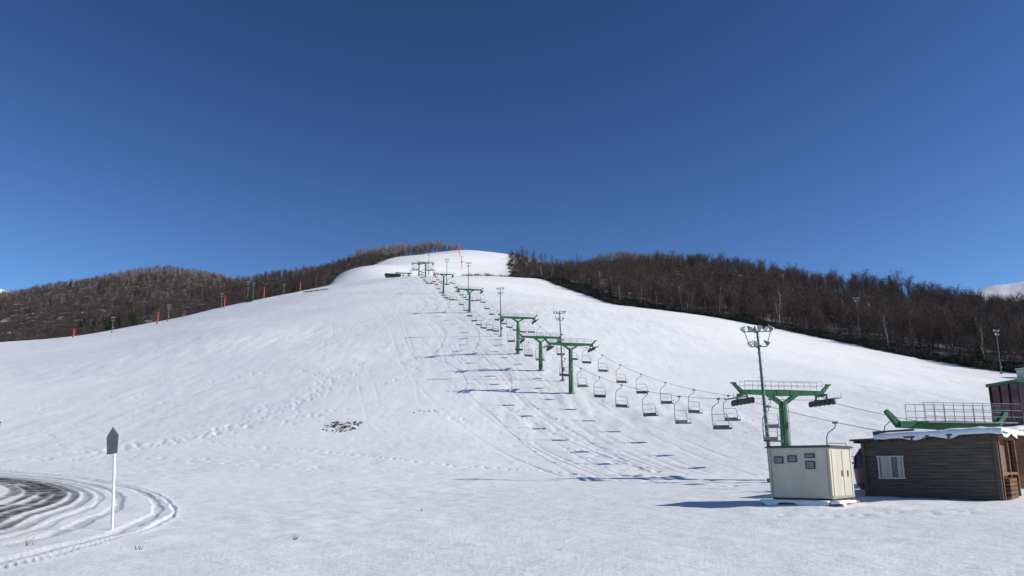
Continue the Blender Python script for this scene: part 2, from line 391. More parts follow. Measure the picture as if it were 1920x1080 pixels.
def conifer_mesh(seed, h):
    rnd = random.Random(seed); mb = MB(); mb.cyl((0, 0, -.4), (0, 0, h), .18, .02, 0, 6, False)
    z = .8
    while z < h - .2:
        f = z / h; rad = (1 - f) ** .85 * h * .24 + .15
        for k in range(10):
            az = rnd.uniform(0, 6.28); l = rad * rnd.uniform(.7, 1.1)
            d = Vector((math.cos(az), math.sin(az), -.25)); s_ = Vector((-math.sin(az), math.cos(az), 0))
            p0 = Vector((0, 0, z + rnd.uniform(-.15, .15)))
            for q in range(5):
                a0 = p0 + d * l * (q / 5.0); tp = a0 + d * l * .35 + s_ * rnd.uniform(-.45, .45) * l * .6 + Vector((0, 0, rnd.uniform(-.15, .1)))
                mb.add([a0 + Vector((0, 0, .10)), a0 - s_ * .12, tp, a0 + s_ * .12], [(0, 1, 2), (0, 2, 3)], 1)
        z += .38
    return mb
def shrub_mesh(seed, h=1.6, leafy=True):
    rnd = random.Random(seed); mb = MB()
    for k in range(46):
        az = rnd.uniform(0, 6.28); pol = rnd.uniform(0, 1.1); l = h * rnd.uniform(.6, 1.1)
        d = Vector((math.sin(pol) * math.cos(az), math.sin(pol) * math.sin(az), math.cos(pol)))
        b0 = Vector((rnd.gauss(0, .35), rnd.gauss(0, .35), -.1)); mb.cyl(b0, b0 + d * l, .02, .006, 0, 3, False)
        for q in range(9 if leafy else 4):
            c0 = b0 + d * l * rnd.uniform(.35, 1.05) + Vector((rnd.gauss(0, .12), rnd.gauss(0, .12), rnd.gauss(0, .1)))
            u = Vector((rnd.gauss(0, 1), rnd.gauss(0, 1), rnd.gauss(0, .6))).normalized(); v_ = u.cross(Vector((rnd.gauss(0, 1), rnd.gauss(0, 1), rnd.gauss(0, 1)))).normalized()
            sz = rnd.uniform(.1, .2) if leafy else .04
            mb.add([c0 - u * sz, c0 + v_ * sz * .5, c0 + u * sz, c0 - v_ * sz * .5], [(0, 1, 2, 3)], 1)
    return mb
def coll(name, items):
    c_ = bpy.data.collections.new(name)
    for i, (mb, ms) in enumerate(items):
        ob = mb.obj(name + "_source_%02d" % i, ms, link=False); c_.objects.link(ob)
    return c_
decid = [(tree_mesh(100 + i, 11, 'd'), [M_bark, M_twig]) for i in range(5)]
birch = [(tree_mesh(200 + i, 12, 'b'), [M_birch, M_twig]) for i in range(1)]
frost = [(tree_mesh(300 + i, 10, 'f'), [M_bark, M_frost]) for i in range(3)]
conif = [(conifer_mesh(400 + i, 11), [M_bark, M_conifer]) for i in range(2)]
C_for = coll("bare_tree_kinds", decid + birch + conif)     # idx 0-4 decid, 5 birch, 6-7 conifer
C_fro = coll("frosted_tree_kinds", frost)
C_shr = coll("shrub_kinds", [(shrub_mesh(500), [M_bark, M_shrub]), (shrub_mesh(501), [M_bark, M_shrub]), (shrub_mesh(502, 2.0, False), [M_bark, M_twig]), (shrub_mesh(503, 1.8, False), [M_twig, M_twig])])

def scatter(name, px, py, scl, ids, cl):
    pz = Hn(px, py); N = len(px)
    m_ = bpy.data.meshes.new(name); m_.vertices.add(N); m_.vertices.foreach_set("co", np.stack([px, py, pz], -1).ravel())
    rot = np.stack([RNG.normal(0, .05, N), RNG.normal(0, .05, N), RNG.uniform(0, 6.28, N)], -1).astype(np.float32)
    sc3 = np.stack([scl * RNG.uniform(.85, 1.2, N), scl * RNG.uniform(.85, 1.2, N), scl], -1).astype(np.float32)
    a1 = m_.attributes.new("rot", 'FLOAT_VECTOR', 'POINT'); a1.data.foreach_set("vector", rot.ravel())
    a2 = m_.attributes.new("scl", 'FLOAT_VECTOR', 'POINT'); a2.data.foreach_set("vector", sc3.ravel())
    a3 = m_.attributes.new("idx", 'INT', 'POINT'); a3.data.foreach_set("value", ids.astype(np.int32))
    ob = bpy.data.objects.new(name, m_); COL.objects.link(ob)
    g = bpy.data.node_groups.new(name + "_gn", 'GeometryNodeTree')
    g.interface.new_socket("Geometry", in_out='INPUT', socket_type='NodeSocketGeometry')
    g.interface.new_socket("Geometry", in_out='OUTPUT', socket_type='NodeSocketGeometry')
    gi = g.nodes.new("NodeGroupInput"); go = g.nodes.new("NodeGroupOutput")
    ip = g.nodes.new("GeometryNodeInstanceOnPoints"); ci = g.nodes.new("GeometryNodeCollectionInfo")
    ci.inputs["Collection"].default_value = cl; ci.inputs["Separate Children"].default_value = True; ci.inputs["Reset Children"].default_value = True
    def na(nm, dt):
        q = g.nodes.new("GeometryNodeInputNamedAttribute"); q.data_type = dt; q.inputs["Name"].default_value = nm; return q.outputs["Attribute"]
    ip.inputs["Pick Instance"].default_value = True
    l = g.links.new
    l(gi.outputs[0], ip.inputs["Points"]); l(ci.outputs[0], ip.inputs["Instance"])
    l(na("rot", 'FLOAT_VECTOR'), ip.inputs["Rotation"]); l(na("scl", 'FLOAT_VECTOR'), ip.inputs["Scale"]); l(na("idx", 'INT'), ip.inputs["Instance Index"])
    l(ip.outputs[0], go.inputs[0])
    md = ob.modifiers.new("scatter", 'NODES'); md.node_group = g
    return ob
def pick(N, probs): return RNG.choice(len(probs), N, p=np.array(probs) / sum(probs))
# right hand forest
N = 26000
px = RNG.uniform(0, 420, N); py = RNG.uniform(165, 620, N); fd = px - np.interp(py, RBy, RBx)
k = (fd > 2) & (px / py < .85)
k &= ~((py > 400) & (fd < 14) & (RNG.rand(N) > .25))
k &= RNG.rand(N) < np.where(py < 330, .62, .4)
px, py = px[k], py[k]; fd = fd[k]; N = len(px)
big = np.where(RNG.rand(N) < .06, 1.3, 1.0)
scatter("forest", px, py, big * RNG.uniform(.5, 1.05, N) * np.where(fd < 8, .75, 1) * np.where(py > 380, .92, 1), pick(N, [20, 20, 20, 20, 20, 2.4, .9, .9]), C_for)
# left hand forest on the hills
N = 30000
px = RNG.uniform(-760, 0, N); py = RNG.uniform(230, 1050, N); fd = np.interp(py, LBy, LBx) - px
k = (fd > np.where(py > 440, 2, 38)) & (px / py > -.85) & (RNG.rand(N) < .85)
px, py = px[k], py[k]; N = len(px); fr = (RNG.rand(N) < np.interp(py, [600, 760, 860], [0, .35, .85]))
sc_ = RNG.uniform(.5, .9, N) * np.where(py > 500, .92, 1)
scatter("forest", px[~fr], py[~fr], sc_[~fr], pick((~fr).sum(), [20, 20, 20, 20, 20, 2.0, 1.2, 1.2]), C_for)
scatter("frosted_forest", px[fr], py[fr], sc_[fr], pick(fr.sum(), [1, 1, 1]), C_fro)
N = 130; py = RNG.uniform(600, 740, N); px = np.interp(py, LBy, LBx) - RNG.uniform(0, 28, N)
scatter("frosted_forest", px, py, RNG.uniform(.8, 1.2, N), pick(N, [1, 1, 1]), C_fro)
N = 1300; px = RNG.uniform(90, 420, N); py = RNG.uniform(780, 1010, N)
scatter("frosted_forest", px, py, RNG.uniform(.9, 1.3, N), pick(N, [1, 1, 1]), C_fro)
N = 160; py = RNG.uniform(430, 560, N); px = -py * RNG.uniform(.46, .56, N)
scatter("conifer_grove", px, py, RNG.uniform(.6, 1.0, N), 6 + pick(N, [1, 1]), C_for)
# trees closing in on the right of the summit
N = 60; py = RNG.uniform(560, 720, N); px = np.interp(py, RBy, RBx) + RNG.uniform(3, 60, N)
scatter("forest", px, py, RNG.uniform(.5, .95, N), pick(N, [1, 1, 1, 1, 1]), C_for)
# shrub belt at the forest edge
N = 1500; py = RNG.uniform(168, 400, N); px = np.interp(py, RBy, RBx) + np.abs(RNG.normal(0, 6, N)) - 1.5
scatter("shrubs", px, py, RNG.uniform(.6, 1.25, N), pick(N, [3, 3, 2, 2]), C_shr)
N = 700; py = RNG.uniform(404, 470, N); px = RNG.uniform(-26, 40, N)
scatter("shrubs", px, py, RNG.uniform(.8, 1.5, N), pick(N, [1, 1, 5, 5]), C_shr)
N = 260; py = RNG.uniform(400, 620, N); px = np.interp(py, LBy, LBx) - RNG.uniform(0, 8, N)
scatter("shrubs", px, py, RNG.uniform(.8, 1.5, N), pick(N, [1, 1, 4, 4]), C_shr)
N = 220; py = RNG.uniform(470, 700, N); px = np.interp(py, RBy, RBx) + RNG.uniform(-1, 14, N)
scatter("shrubs", px, py, RNG.uniform(.9, 1.7, N), pick(N, [1, 1, 4, 4]), C_shr)

def single(mb_, ms, name, x, y, sc):
    ob = bpy.data.objects.new(name, mb_); ob.location = (x, y, H(x, y) - .1); ob.scale = (sc, sc, sc); ob.rotation_euler = (0, 0, random.uniform(0, 6)); COL.objects.link(ob); return ob
me_b = birch[0][0].mesh("birch_tree", [M_birch, M_twig]); me_c = conif[0][0].mesh("conifer_tree", [M_bark, M_conifer]); me_d = decid[0][0].mesh("bare_tree", [M_bark, M_twig])
for x, y, sc in [(104, 218, .95), (62, 285, 1.0), (84, 250, .8), (122, 205, .9)]: single(me_b, None, "birch_tree", x, y, sc)
single(me_c, None, "conifer_tree", 82, 268, .8)
for x, y, sc in [(3, 640, .9), (28, 610, .9), (9, 600, .7), (46, 560, .8)]: single(me_d, None, "bare_tree", x, y, sc)

# ------------------------------------------------------------------ chairlift
LA, LB_ = 27.4, -.2
LD = Vector((LB_, 1, 0)).normalized(); LX = Vector((LD.y, -LD.x, 0)); LRZ = math.atan2(LX.y, LX.x)
def lp(y): return LA + LB_ * y, y
ROPE = 2.75
def tower(y, hc, name="chairlift_tower"):
    mb = MB(); x, y = lp(y); z = H(x, y); G, S, D = 0, 1, 2
    mb.cyl((0, 0, -1.0), (0, 0, hc - .55), .33, .25, G, 14)
    mb.cyl((0, 0, -.6), (0, 0, .12), .6, .55, 3, 12)
    for sx in (-1, 1):
        mb.beam((sx * .02, 0, hc - .72), (sx * .95, 0, hc - .12), .34, .22, G)
        mb.beam((sx * .0, 0, hc), (sx * 2.75, 0, hc + .03), .36, .40, G, .3, .26)
        mb.beam((sx * 2.72, 0, hc - .02), (sx * 3.3, 0, hc + .55), .22, .24, G, .16, .16)
        mb.box((sx * 3.3, 0, hc + .58), (.34, .2, .08), G)
        xr = sx * ROPE
        mb.beam((xr, -.6, hc - .12), (xr, .6, hc - .12), .16, .14, G)
        for yy in (-.55, .55): mb.beam((xr, yy, hc - .15), (xr, yy * 1.25, hc - .42), .08, .1, D)
        mb.beam((xr, -1.35, hc - .46), (xr, 1.35, hc - .46), .07, .12, D)
        for i in range(6):
            yy = -1.25 + i * .5
            mb.cyl((xr - .07, yy, hc - .60), (xr + .07, yy, hc - .60), .19, .19, D, 10)
        mb.box((xr + sx * .45, 0, hc - .36), (.34, 2.6, .05), S)
        mb.beam((xr, 0, hc - .2), (xr + sx * .5, 0, hc - .34), .06, .06, S)
        for yy in (-1.25, 0, 1.25):
            mb.cyl((xr + sx * .6, yy, hc - .36), (xr + sx * .6, yy, hc + .0), .015, .015, S, 4)
    for yy in (-.34, .34):
        for zz in (.45, .72): mb.cyl((-2.7, yy, hc + zz), (2.7, yy, hc + zz), .012, .012, S, 4)
        for i in range(7): mb.cyl((-2.7 + i * .9, yy, hc + .1), (-2.7 + i * .9, yy, hc + .72), .013, .013, S, 4)
    for yy in (-.36,):
        for sx in (-.16, .16): mb.cyl((sx, yy, .8), (sx, yy, hc + .2), .016, .016, S, 4)
        for i in range(int((hc - .8) / .35)): mb.cyl((-.16, yy, 1 + i * .35), (.16, yy, 1 + i * .35), .012, .012, S, 4)
    mb.obj(name, [M_green, M_steel, M_dark, M_concrete], (x, y, z), LRZ)
    return z + hc - .40
sup = []
TW = [(51, 5.4), (100, 6.2), (116, 4.9), (132, 6.1), (188, 5.6), (245, 6.2), (310, 6.0), (344, 5.8)]
sup.append((37.0, 3.05))
for y, hc in TW: sup.append((y, tower(y, hc)))
sup.append((396, H(*lp(396)) + 3.2))
def rope_z(y):
    for (y0, z0), (y1, z1) in zip(sup[:-1], sup[1:]):
        if y0 <= y <= y1:
            t = (y - y0) / (y1 - y0); return z0 + (z1 - z0) * t - 4 * t * (1 - t) * .00072 * (y1 - y0) ** 2
def rope_p(y, side):
    x, yy = lp(y); q = Vector((x, yy, rope_z(y))) + LX * side * ROPE; return q
for side in (-1, 1):
    mb = MB(); ys = np.arange(37, 396.01, 2.0)
    for y0, y1 in zip(ys[:-1], ys[1:]): mb.cyl(rope_p(y0, side), rope_p(y1, side), .016, .016, 0, 5, False)
    mb.obj("chairlift_cable", [M_rope])
# double chair, hangs from local origin
mb = MB()
hz = -1.05
mb.box((0, 0, -.02), (.1, .34, .12), 1)
mb.path([(0, 0, 0), (.0, 0, -.25), (-.46, -.04, -.55), (-.55, -.05, -.75)], .026, 1)
mb.path([(.55, -.08, hz - .98), (.57, -.06, hz - .3), (.48, -.05, hz), (-.5, -.05, hz)], .022, 1)
mb.path([(-.55, -.05, -.75), (-.57, -.06, hz - .3), (-.55, -.08, hz - .98)], .028, 1)
for sx in (-.56, .56):
    mb.path([(sx, -.08, hz - .98), (sx, -.52, hz - 1.0)], .022, 1)
    mb.path([(sx, -.08, hz - .66), (sx, -.5, hz - .64), (sx, -.52, hz - 1.0)], .016, 1)
mb.box((0, -.32, hz - .96), (1.06, .48, .10), 0)
mb.box((0, -.07, hz - .82), (1.10, .04, .2), 0)
mb.path([(-.56, -.06, hz - .42), (.56, -.06, hz - .42)], .014, 1)
chm = mb.mesh("chairlift_chair", [M_seat, M_cframe])
for side, y0 in ((-1, 41.5), (1, 44.5)):
    y = y0
    while y < 392:
        if min(abs(y - t[0]) for t in TW) > 1.0:
            q = rope_p(y, side); ob = bpy.data.objects.new("chairlift_chair", chm); ob.location = q
            ob.rotation_euler = (random.gauss(0, .04), random.gauss(0, .03), LRZ + random.gauss(0, .15)); COL.objects.link(ob)
        y += 6.4
# terminal frame with bull wheel
tx, ty = lp(37.0); tz = H(tx, ty); Hc = 3.45 - tz
mb = MB()
mb.cyl((0, 0, -.5), (0, 0, Hc - .2), .4, .34, 0, 12)
for sx in (-1, 1):
    mb.beam((0, 0, Hc), (sx * 2.6, 0, Hc + .02), .5, .42, 0, .36, .28)
    mb.beam((sx * 2.55, 0, Hc - .02), (sx * 3.15, 0, Hc + .62), .26, .26, 0, .18, .18)
    mb.beam((sx * ROPE, -1.2, Hc - .3), (sx * ROPE, 1.6, Hc - .3), .08, .14, 2)
    for i in range(5): mb.cyl((sx * ROPE - .06, -1 + i * .6, Hc - .42), (sx * ROPE + .06, -1 + i * .6, Hc - .42), .17, .17, 2, 10)
mb.box((.6, -.55, Hc + .1), (4.6, .7, .05), 1)
for yy in (-.9, .3):
    for zz in (.35, .65, .95): mb.cyl((-1.9, yy, Hc + zz), (3.2, yy, Hc + zz), .014, .014, 1, 4)
    for i in range(11): mb.cyl((-1.9 + i * .51, yy, Hc + .05), (-1.9 + i * .51, yy, Hc + .95), .016, .016, 1, 4)
ns = 40
for i in range(ns):
    a0, a1 = 2 * math.pi * i / ns, 2 * math.pi * (i + 1) / ns
    mb.beam((2.62 * math.cos(a0), 2.62 * math.sin(a0), Hc - .42), (2.62 * math.cos(a1), 2.62 * math.sin(a1), Hc - .42), .14, .1, 2)
for i in range(8):
    a0 = math.pi * i / 4; mb.beam((.2 * math.cos(a0), .2 * math.sin(a0), Hc - .42), (2.6 * math.cos(a0), 2.6 * math.sin(a0), Hc - .42), .09, .07, 0)
mb.obj("chairlift_terminal", [M_green, M_steel, M_dark], (tx, ty, tz), LRZ)

# top station
def top_station(x, y):
    z = H(x, y); root = empty("chairlift_top_station", (x, y, z), LRZ)
    mb = MB()
    mb.box((-5, 2, 1.0), (7, 4.5, 3.0), 0); mb.obj("hut_walls", [M_dark], parent=root)
    mb = MB(); mb.box((-5, 2, 2.75), (8, 5.4, .3), 0); mb.box((-5, 2, 3.0), (7.8, 5.2, .22), 1); mb.obj("hut_roof", [M_roofm, M_snow2], parent=root)
    mb = MB()
    for sx in (-3, 0, 3): mb.cyl((sx, 0, -1), (sx, 0, 3.4), .2, .2, 0, 8)
    mb.beam((-4, 0, 3.5), (4, 0, 3.5), .4, .4, 0)
    for sx in (-2.75, 2.75): mb.beam((sx, -3, 3.3), (sx, 4, 3.3), .3, .3, 0)
    for i in range(24):
        a0, a1 = 2 * math.pi * i / 24, 2 * math.pi * (i + 1) / 24
        mb.beam((2.7 * math.cos(a0), 2.7 * math.sin(a0) + 1, 3.1), (2.7 * math.cos(a1), 2.7 * math.sin(a1) + 1, 3.1), .14, .12, 1)
    mb.box((-1, 0, 0), (9, 5, .3), 1)
    for i in range(8): mb.cyl((-5.5 + i * 1.3, -2.5, .1), (-5.5 + i * 1.3, -2.5, 1.2), .03, .03, 1, 4)
    mb.cyl((-5.5, -2.5, 1.2), (3.6, -2.5, 1.2), .03, .03, 1, 4)
    mb.obj("frame_and_bullwheel", [M_green, M_dark], parent=root)
top_station(-54, 384)

def red_tower(x, y, h, arm=1.6):
    mb = MB(); mb.cyl((0, 0, -.6), (0, 0, h), .24, .18, 0, 8)
    mb.beam((-arm / 2, 0, h), (arm / 2, 0, h), .22, .2, 0)
    for sx in (-1, 1):
        mb.beam((sx * arm / 2, -.5, h - .15), (sx * arm / 2, .5, h - .15), .06, .1, 1)
        for yy in (-.4, 0, .4): mb.cyl((sx * arm / 2 - .04, yy, h - .24), (sx * arm / 2 + .04, yy, h - .24), .12, .12, 1, 8)
    mb.obj("rope_tow_tower", [M_red, M_dark], (x, y, H(x, y)), .3)
for x, y, h, a_ in [(-127, 228, 2.4, .8), (-113, 250, 3.8, .7), (-105, 285, 4.6, .7), (-101, 317, 4.8, .7), (-97, 356, 4.4, .7),
                    (-35, 540, 5.5, 3), (-38, 580, 5.5, 3), (-42, 620, 5.5, 3), (-46, 660, 6, 3), (-49, 692, 5.5, 2.5)]:
    red_tower(x, y, h, a_)

# ------------------------------------------------------------------ floodlight poles
def flood(x, y, h, s=1.0, lean=0.0, rz=0.0):
    mb = MB()
    mb.cyl((0, 0, -.8), (0, 0, h), .14, .07, 0, 8); mb.cyl((0, 0, -.3), (0, 0, .25), .3, .3, 2, 8)
    def lamp(c, az):
        d = Vector((math.sin(az) * .75, math.cos(az) * .75, -.62)).normalized(); c = Vector(c); q = s
        mb.cyl(c - d * .16 * q, c + d * .12 * q, .08 * q, .19 * q, 3, 9); mb.cyl(c + d * .121 * q, c + d * .15 * q, .2 * q, .2 * q, 1, 9)
        mb.cyl(c - d * .28 * q, c - d * .16 * q, .06 * q, .08 * q, 3, 6)
    mb.beam((-1.05 * s, 0, h - .05), (1.05 * s, 0, h - .05), .06, .06, 3)
    mb.beam((0, -.6 * s, h - .05), (0, .6 * s, h - .05), .06, .06, 3)
    for i, xx in enumerate((-1.0, -.55, .55, 1.0)): lamp((xx * s, 0, h + .16), [-2.2, 2.9, 2.4, 1.2][i])
    lamp((0, .55 * s, h + .16), .2); lamp((0, -.55 * s, h + .16), 3.1)
    mb.beam((-.62 * s, 0, h - 1.0), (.62 * s, 0, h - 1.0), .06, .06, 3)
    mb.beam((0, -.5 * s, h - 1.0), (0, .5 * s, h - 1.0), .06, .06, 3)
    for xx, az in ((-.6, -1.8), (.6, 1.6), (-.25, 3.3)): lamp((xx * s, -.1, h - .8), az)
    mb.beam((-.6 * s, 0, h - 1.0), (-.95 * s, 0, h - .08), .04, .04, 3); mb.beam((.6 * s, 0, h - 1.0), (.95 * s, 0, h - .08), .04, .04, 3)
    mb.box((.2, 0, 1.6), (.22, .3, .5), 2)
    for i in range(int(h / .5)): mb.cyl((-.2, 0, .8 + i * .5), (.2, 0, .8 + i * .5), .012, .012, 3, 4)
    ob = mb.obj("floodlight_pole", [M_pole, M_lamp, M_concrete, M_steel], (x, y, H(x, y)), rz); ob.rotation_euler = (0, lean, rz)
flood(15.55, 49, 9.2, .85, -.03)
flood(6.9, 108, 9.4, .75, -.035); flood(-2.1, 151, 9.4, .7, -.02)
flood(-13.5, 240, 10, .8); flood(-24, 285, 9.5, .8); flood(-38, 352, 11, .8)
flood(115, 187, 10.2, .9, .01, .5); flood(102, 231, 13, .9)
for x, y, h in [(-118, 232, 4.5), (-115, 262, 5.5), (-108, 290, 5.5), (-100.5, 296, 8), (-98.5, 296, 7), (-98, 334, 4.5)]: flood(x, y, h, .6)

# ------------------------------------------------------------------ road sign seen nearly edge-on
x, y = -10.6, 22.0; z = H(x, y)
mb = MB(); mb.cyl((0, 0, -.4), (0.0, 0, 2.5), .036, .034, 0, 10)
mb.cyl((0, 0, 2.5), (0, 0, 2.56), .045, .02, 0, 10)
hh = [(-.3, 1.98), (.3, 1.98), (.34, 2.46), (0, 2.70), (-.34, 2.46)]
R = Matrix.Rotation(math.radians(-40), 3, 'Z')
yo = -.055
fr = [R @ Vector((a_, yo - .02, b_)) for a_, b_ in hh]; bk = [R @ Vector((a_, yo, b_)) for a_, b_ in hh]
mb.add(fr + bk, [(0, 1, 2, 3, 4), (9, 8, 7, 6, 5)] + [(i, 5 + i, 5 + (i + 1) % 5, (i + 1) % 5) for i in range(5)], 1)
for zz in (2.12, 2.38): mb.beam(R @ Vector((-.2, yo + .02, zz)), R @ Vector((.2, yo + .02, zz)), .05, .03, 2)
sg = mb.obj("road_sign", [M_white, M_signback, M_steel], (x, y, z)); sg.rotation_euler = (0, -.075, 0)

# ------------------------------------------------------------------ electrical cabinet
cx, cy = 10.98, 30.0
z0 = .42
rt = empty("electrical_cabinet", (cx, cy, z0), math.radians(49))
Wd, Dp, Ht = 2.22, 2.22, 1.74
mb = MB(); mb.box((0, 0, .10 + Ht / 2), (Wd, Dp, Ht), 0)
mb.box((0, 0, .06), (Wd - .1, Dp - .1, .16), 2)
for q in (-.42, .05, .42): mb.box((q * Wd, -Dp / 2 - .006, .1 + Ht / 2), (.025, .02, Ht - .12), 1)
mb.box((0, -Dp / 2 - .012, .16), (Wd - .06, .03, .05), 1)
mb.box((.25 * Wd, -Dp / 2 - .02, .95), (.05, .04, .22), 3); mb.box((-.02 * Wd, -Dp / 2 - .02, .95), (.04, .04, .2), 3)
for q in (-.46, .46): mb.box((-Wd / 2 - .006, q * Dp, .1 + Ht / 2), (.02, .03, Ht - .1), 1)
mb.obj("body", [M_cream, M_cream2, M_dark, M_steel], parent=rt)
mb = MB()
mb.box((0, 0, Ht + .13), (Wd + .16, Dp + .16, .05), 0)
mb.box((0, 0, Ht + .17), (Wd + .06, Dp + .06, .03), 0)
mb.obj("roof", [M_roofm], parent=rt)
mb = MB()
for yy, zz, ww, h_ in ((.72, 1.42, .34, .26), (.22, 1.46, .34, .24), (-.42, 1.56, .36, .16), (-.42, 1.24, .34, .28)):
    mb.box((-Wd / 2 - .012, yy, zz), (.04, ww, h_), 1); mb.box((-Wd / 2 - .03, yy, zz), (.02, ww - .08, h_ - .07), 0)
mb.obj("meters", [M_vent, M_dark], parent=rt)
mb = MB(); mb.box((.15, .1, -.12), (Dp + .45, Dp + .45, .22), 0); mb.obj("foundation_slab", [M_concrete], parent=rt)

def snow_slab(name, x0, x1, y0, y1, zf, th, parent, nx_=26, ny_=16, seed=0, mats=None):
    rnd = np.random.RandomState(seed); vs = []; fs = []
    for j in range(ny_ + 1):
        for i in range(nx_ + 1):
            u, v = i / nx_, j / ny_; e_ = min(u, 1 - u) * (x1 - x0); f_ = min(v, 1 - v) * (y1 - y0); dd = min(e_, f_)
            jx = (float(vn(np.array([i * .9 + seed]), np.array([j * .9]), 2.0)[0])) * .22
            xx = x0 + (x1 - x0) * u; yy = y0 + (y1 - y0) * v
            if i in (0, nx_): xx += jx * .6
            if j in (0, ny_): yy += jx * .6
            t = th * (1 - math.exp(-dd / .10)) * (1 + jx * 1.5)
            vs.append((xx, yy, zf(xx, yy) + .004 + t))
    for j in range(ny_):
        for i in range(nx_): q = j * (nx_ + 1) + i; fs.append((q, q + 1, q + nx_ + 2, q + nx_ + 1))
    per = [i for i in range(nx_ + 1)] + [j * (nx_ + 1) + nx_ for j in range(1, ny_ + 1)] + [ny_ * (nx_ + 1) + i for i in range(nx_ - 1, -1, -1)] + [j * (nx_ + 1) for j in range(ny_ - 1, 0, -1)]
    b0 = len(vs)
    for q in per:
        x_, y_, z_ = vs[q]; dr = .05 + max(0, float(vn(np.array([x_ + 7.0]), np.array([y_]), .6)[0])) * .35
        vs.append((x_, y_, zf(x_, y_) - dr)); vs[q] = (x_, y_, z_ + .55 * th)
    for k_ in range(len(per)): k2 = (k_ + 1) % len(per); fs.append((per[k_], b0 + k_, b0 + k2, per[k2]))
    m_ = MB(); m_.add(vs, fs, 0, True); return m_.obj(name, mats or [M_snow2], parent=parent)
snow_slab("slab_snow", -1.4, .2, -1.42, -1.12, lambda a_, b_: 0.0, .05, rt, 20, 4, 5)
snow_slab("slab_snow", -1.42, -1.12, -1.0, 1.4, lambda a_, b_: 0.0, .05, rt, 4, 20, 6)

# ------------------------------------------------------------------ wooden hut
hx, hy = 17.9, 30.0; AH = math.radians(40)
hut = empty("wooden_hut", (hx, hy, .40), -AH)
Lw, Dw = 4.75, 3.6
def roofz(x_, y_): return 2.46 + (x_) * .035 - y_ * .0
mb = MB()
nb = 19
for i in range(nb):
    z_ = .0 + i * .125; top = roofz(-Lw, 0) - .06
    if z_ > top - .04: break
    Rt = Matrix.Rotation(.12, 3, 'X')
    mb.box((-Lw / 2, .03 + random.uniform(-.006, .006), z_ + .062), (Lw, .05, .12), 0, Rt)
    mb.box((-Lw - .03, Dw / 2, z_ + .062), (.06, Dw, .112), 0)
    mb.box((-Lw / 2, Dw - .03, z_ + .062), (Lw, .06, .112), 0)
mb.box((-Lw / 2, .10, 1.15), (Lw - .1, .06, 2.3), 1)
mb.add([(-Lw, -.012, 2.12), (0, -.012, 2.12), (0, -.012, 2.44), (-Lw, -.012, 2.27), (-Lw, .07, 2.12), (0, .07, 2.12), (0, .07, 2.44), (-Lw, .07, 2.27)],
       [(0, 1, 2, 3), (7, 6, 5, 4), (0, 4, 5, 1), (1, 5, 6, 2), (2, 6, 7, 3), (3, 7, 4, 0)], 0)
mb.box((-.04, -.02, 1.18), (.14, .1, 2.4), 0); mb.box((-Lw + .03, -.02, 1.12), (.12, .1, 2.26), 0)
mb.obj("walls", [M_wood, M_dark], parent=hut)
mb = MB()
for i in range(8): mb.box((-.28, .5 + i * .42, 1.2), (.04, .40, 2.3), 0)
for yy in (.12, 1.9, 3.5): mb.box((.02, yy, 1.2), (.12, .12, 2.4), 0)
mb.box((.02, 1.8, 2.3), (.1, 3.5, .14), 0); mb.box((.02, 1.8, .95), (.08, 3.4, .09), 0)
mb.box((-.24, 1.3, 1.55), (.05, .9, .75), 1); mb.box((-.205, 1.3, 1.55), (.03, .8, .65), 2)
for i in range(5):
    for j in range(9): mb.cyl((-.2, .5 + j * .17, .12 + i * .15), (.22, .5 + j * .17, .12 + i * .15), .075, .075, 0, 7)
mb.obj("porch", [M_woodw, M_white, M_glass], parent=hut)
mb = MB()
wx = -3.72
for dx in (-.45, 0, .45): mb.box((wx + dx, -.04, 1.18), (.05, .08, .86), 0)
for dz in (-.42, .42): mb.box((wx, -.045, 1.18 + dz), (1.0, .09, .05), 0)
mb.box((wx, -.012, 1.18), (.9, .04, .80), 1); mb.box((wx - .2, -.036, 1.18), (.34, .01, .78), 2); mb.box((wx + .32, -.036, 1.18), (.14, .01, .78), 2)
mb.obj("window", [M_wframe, M_glass, M_curtain], parent=hut)
mb = MB()
x0, x1, y0, y1 = -Lw - .35, .35, -.45, Dw + .3
q = [(x0, y0), (x1, y0), (x1, y1), (x0, y1)]
mb.add([(a_, b_, roofz(a_, b_) - .07) for a_, b_ in q] + [(a_, b_, roofz(a_, b_)) for a_, b_ in q], [(3, 2, 1, 0), (4, 5, 6, 7), (0, 1, 5, 4), (1, 2, 6, 5), (2, 3, 7, 6), (3, 0, 4, 7)], 0)
for i in range(12): a_ = x0 + .2 + i * .43; mb.box((a_, y0 + .3, roofz(a_, 0) - .12), (.06, .7, .09), 0)
mb.obj("roof", [M_wood], parent=hut)
snow_slab("roof_snow", x0 + .9, x1 + .03, y0 - .02, y1, roofz, .20, hut, 40, 20, 3)

# ------------------------------------------------------------------ drive station behind the hut
st = empty("lift_station_building", (0, 0, 0))
mb = MB()
mb.box((26.8, 42.6, 1.8), (6.8, 5.2, 3.2), 0); mb.obj("lower_walls", [M_woodw], parent=st)
rf = lambda x_, y_: 3.22 + (x_ - 21.9) * .06 + (y_ - 39.6) * .02
mb = MB(); q = [(21.9, 39.4), (30.6, 39.4), (30.6, 45.6), (21.9, 45.6)]
mb.add([(a_, b_, rf(a_, b_) - .16) for a_, b_ in q] + [(a_, b_, rf(a_, b_)) for a_, b_ in q], [(3, 2, 1, 0), (4, 5, 6, 7), (0, 1, 5, 4), (1, 2, 6, 5), (2, 3, 7, 6), (3, 0, 4, 7)], 0)
mb.obj("lower_roof", [M_roofm], parent=st)
snow_slab("roof_snow", 21.9, 30.5, 39.38, 45.5, rf, .16, st, 50, 24, 8)
mb = MB()
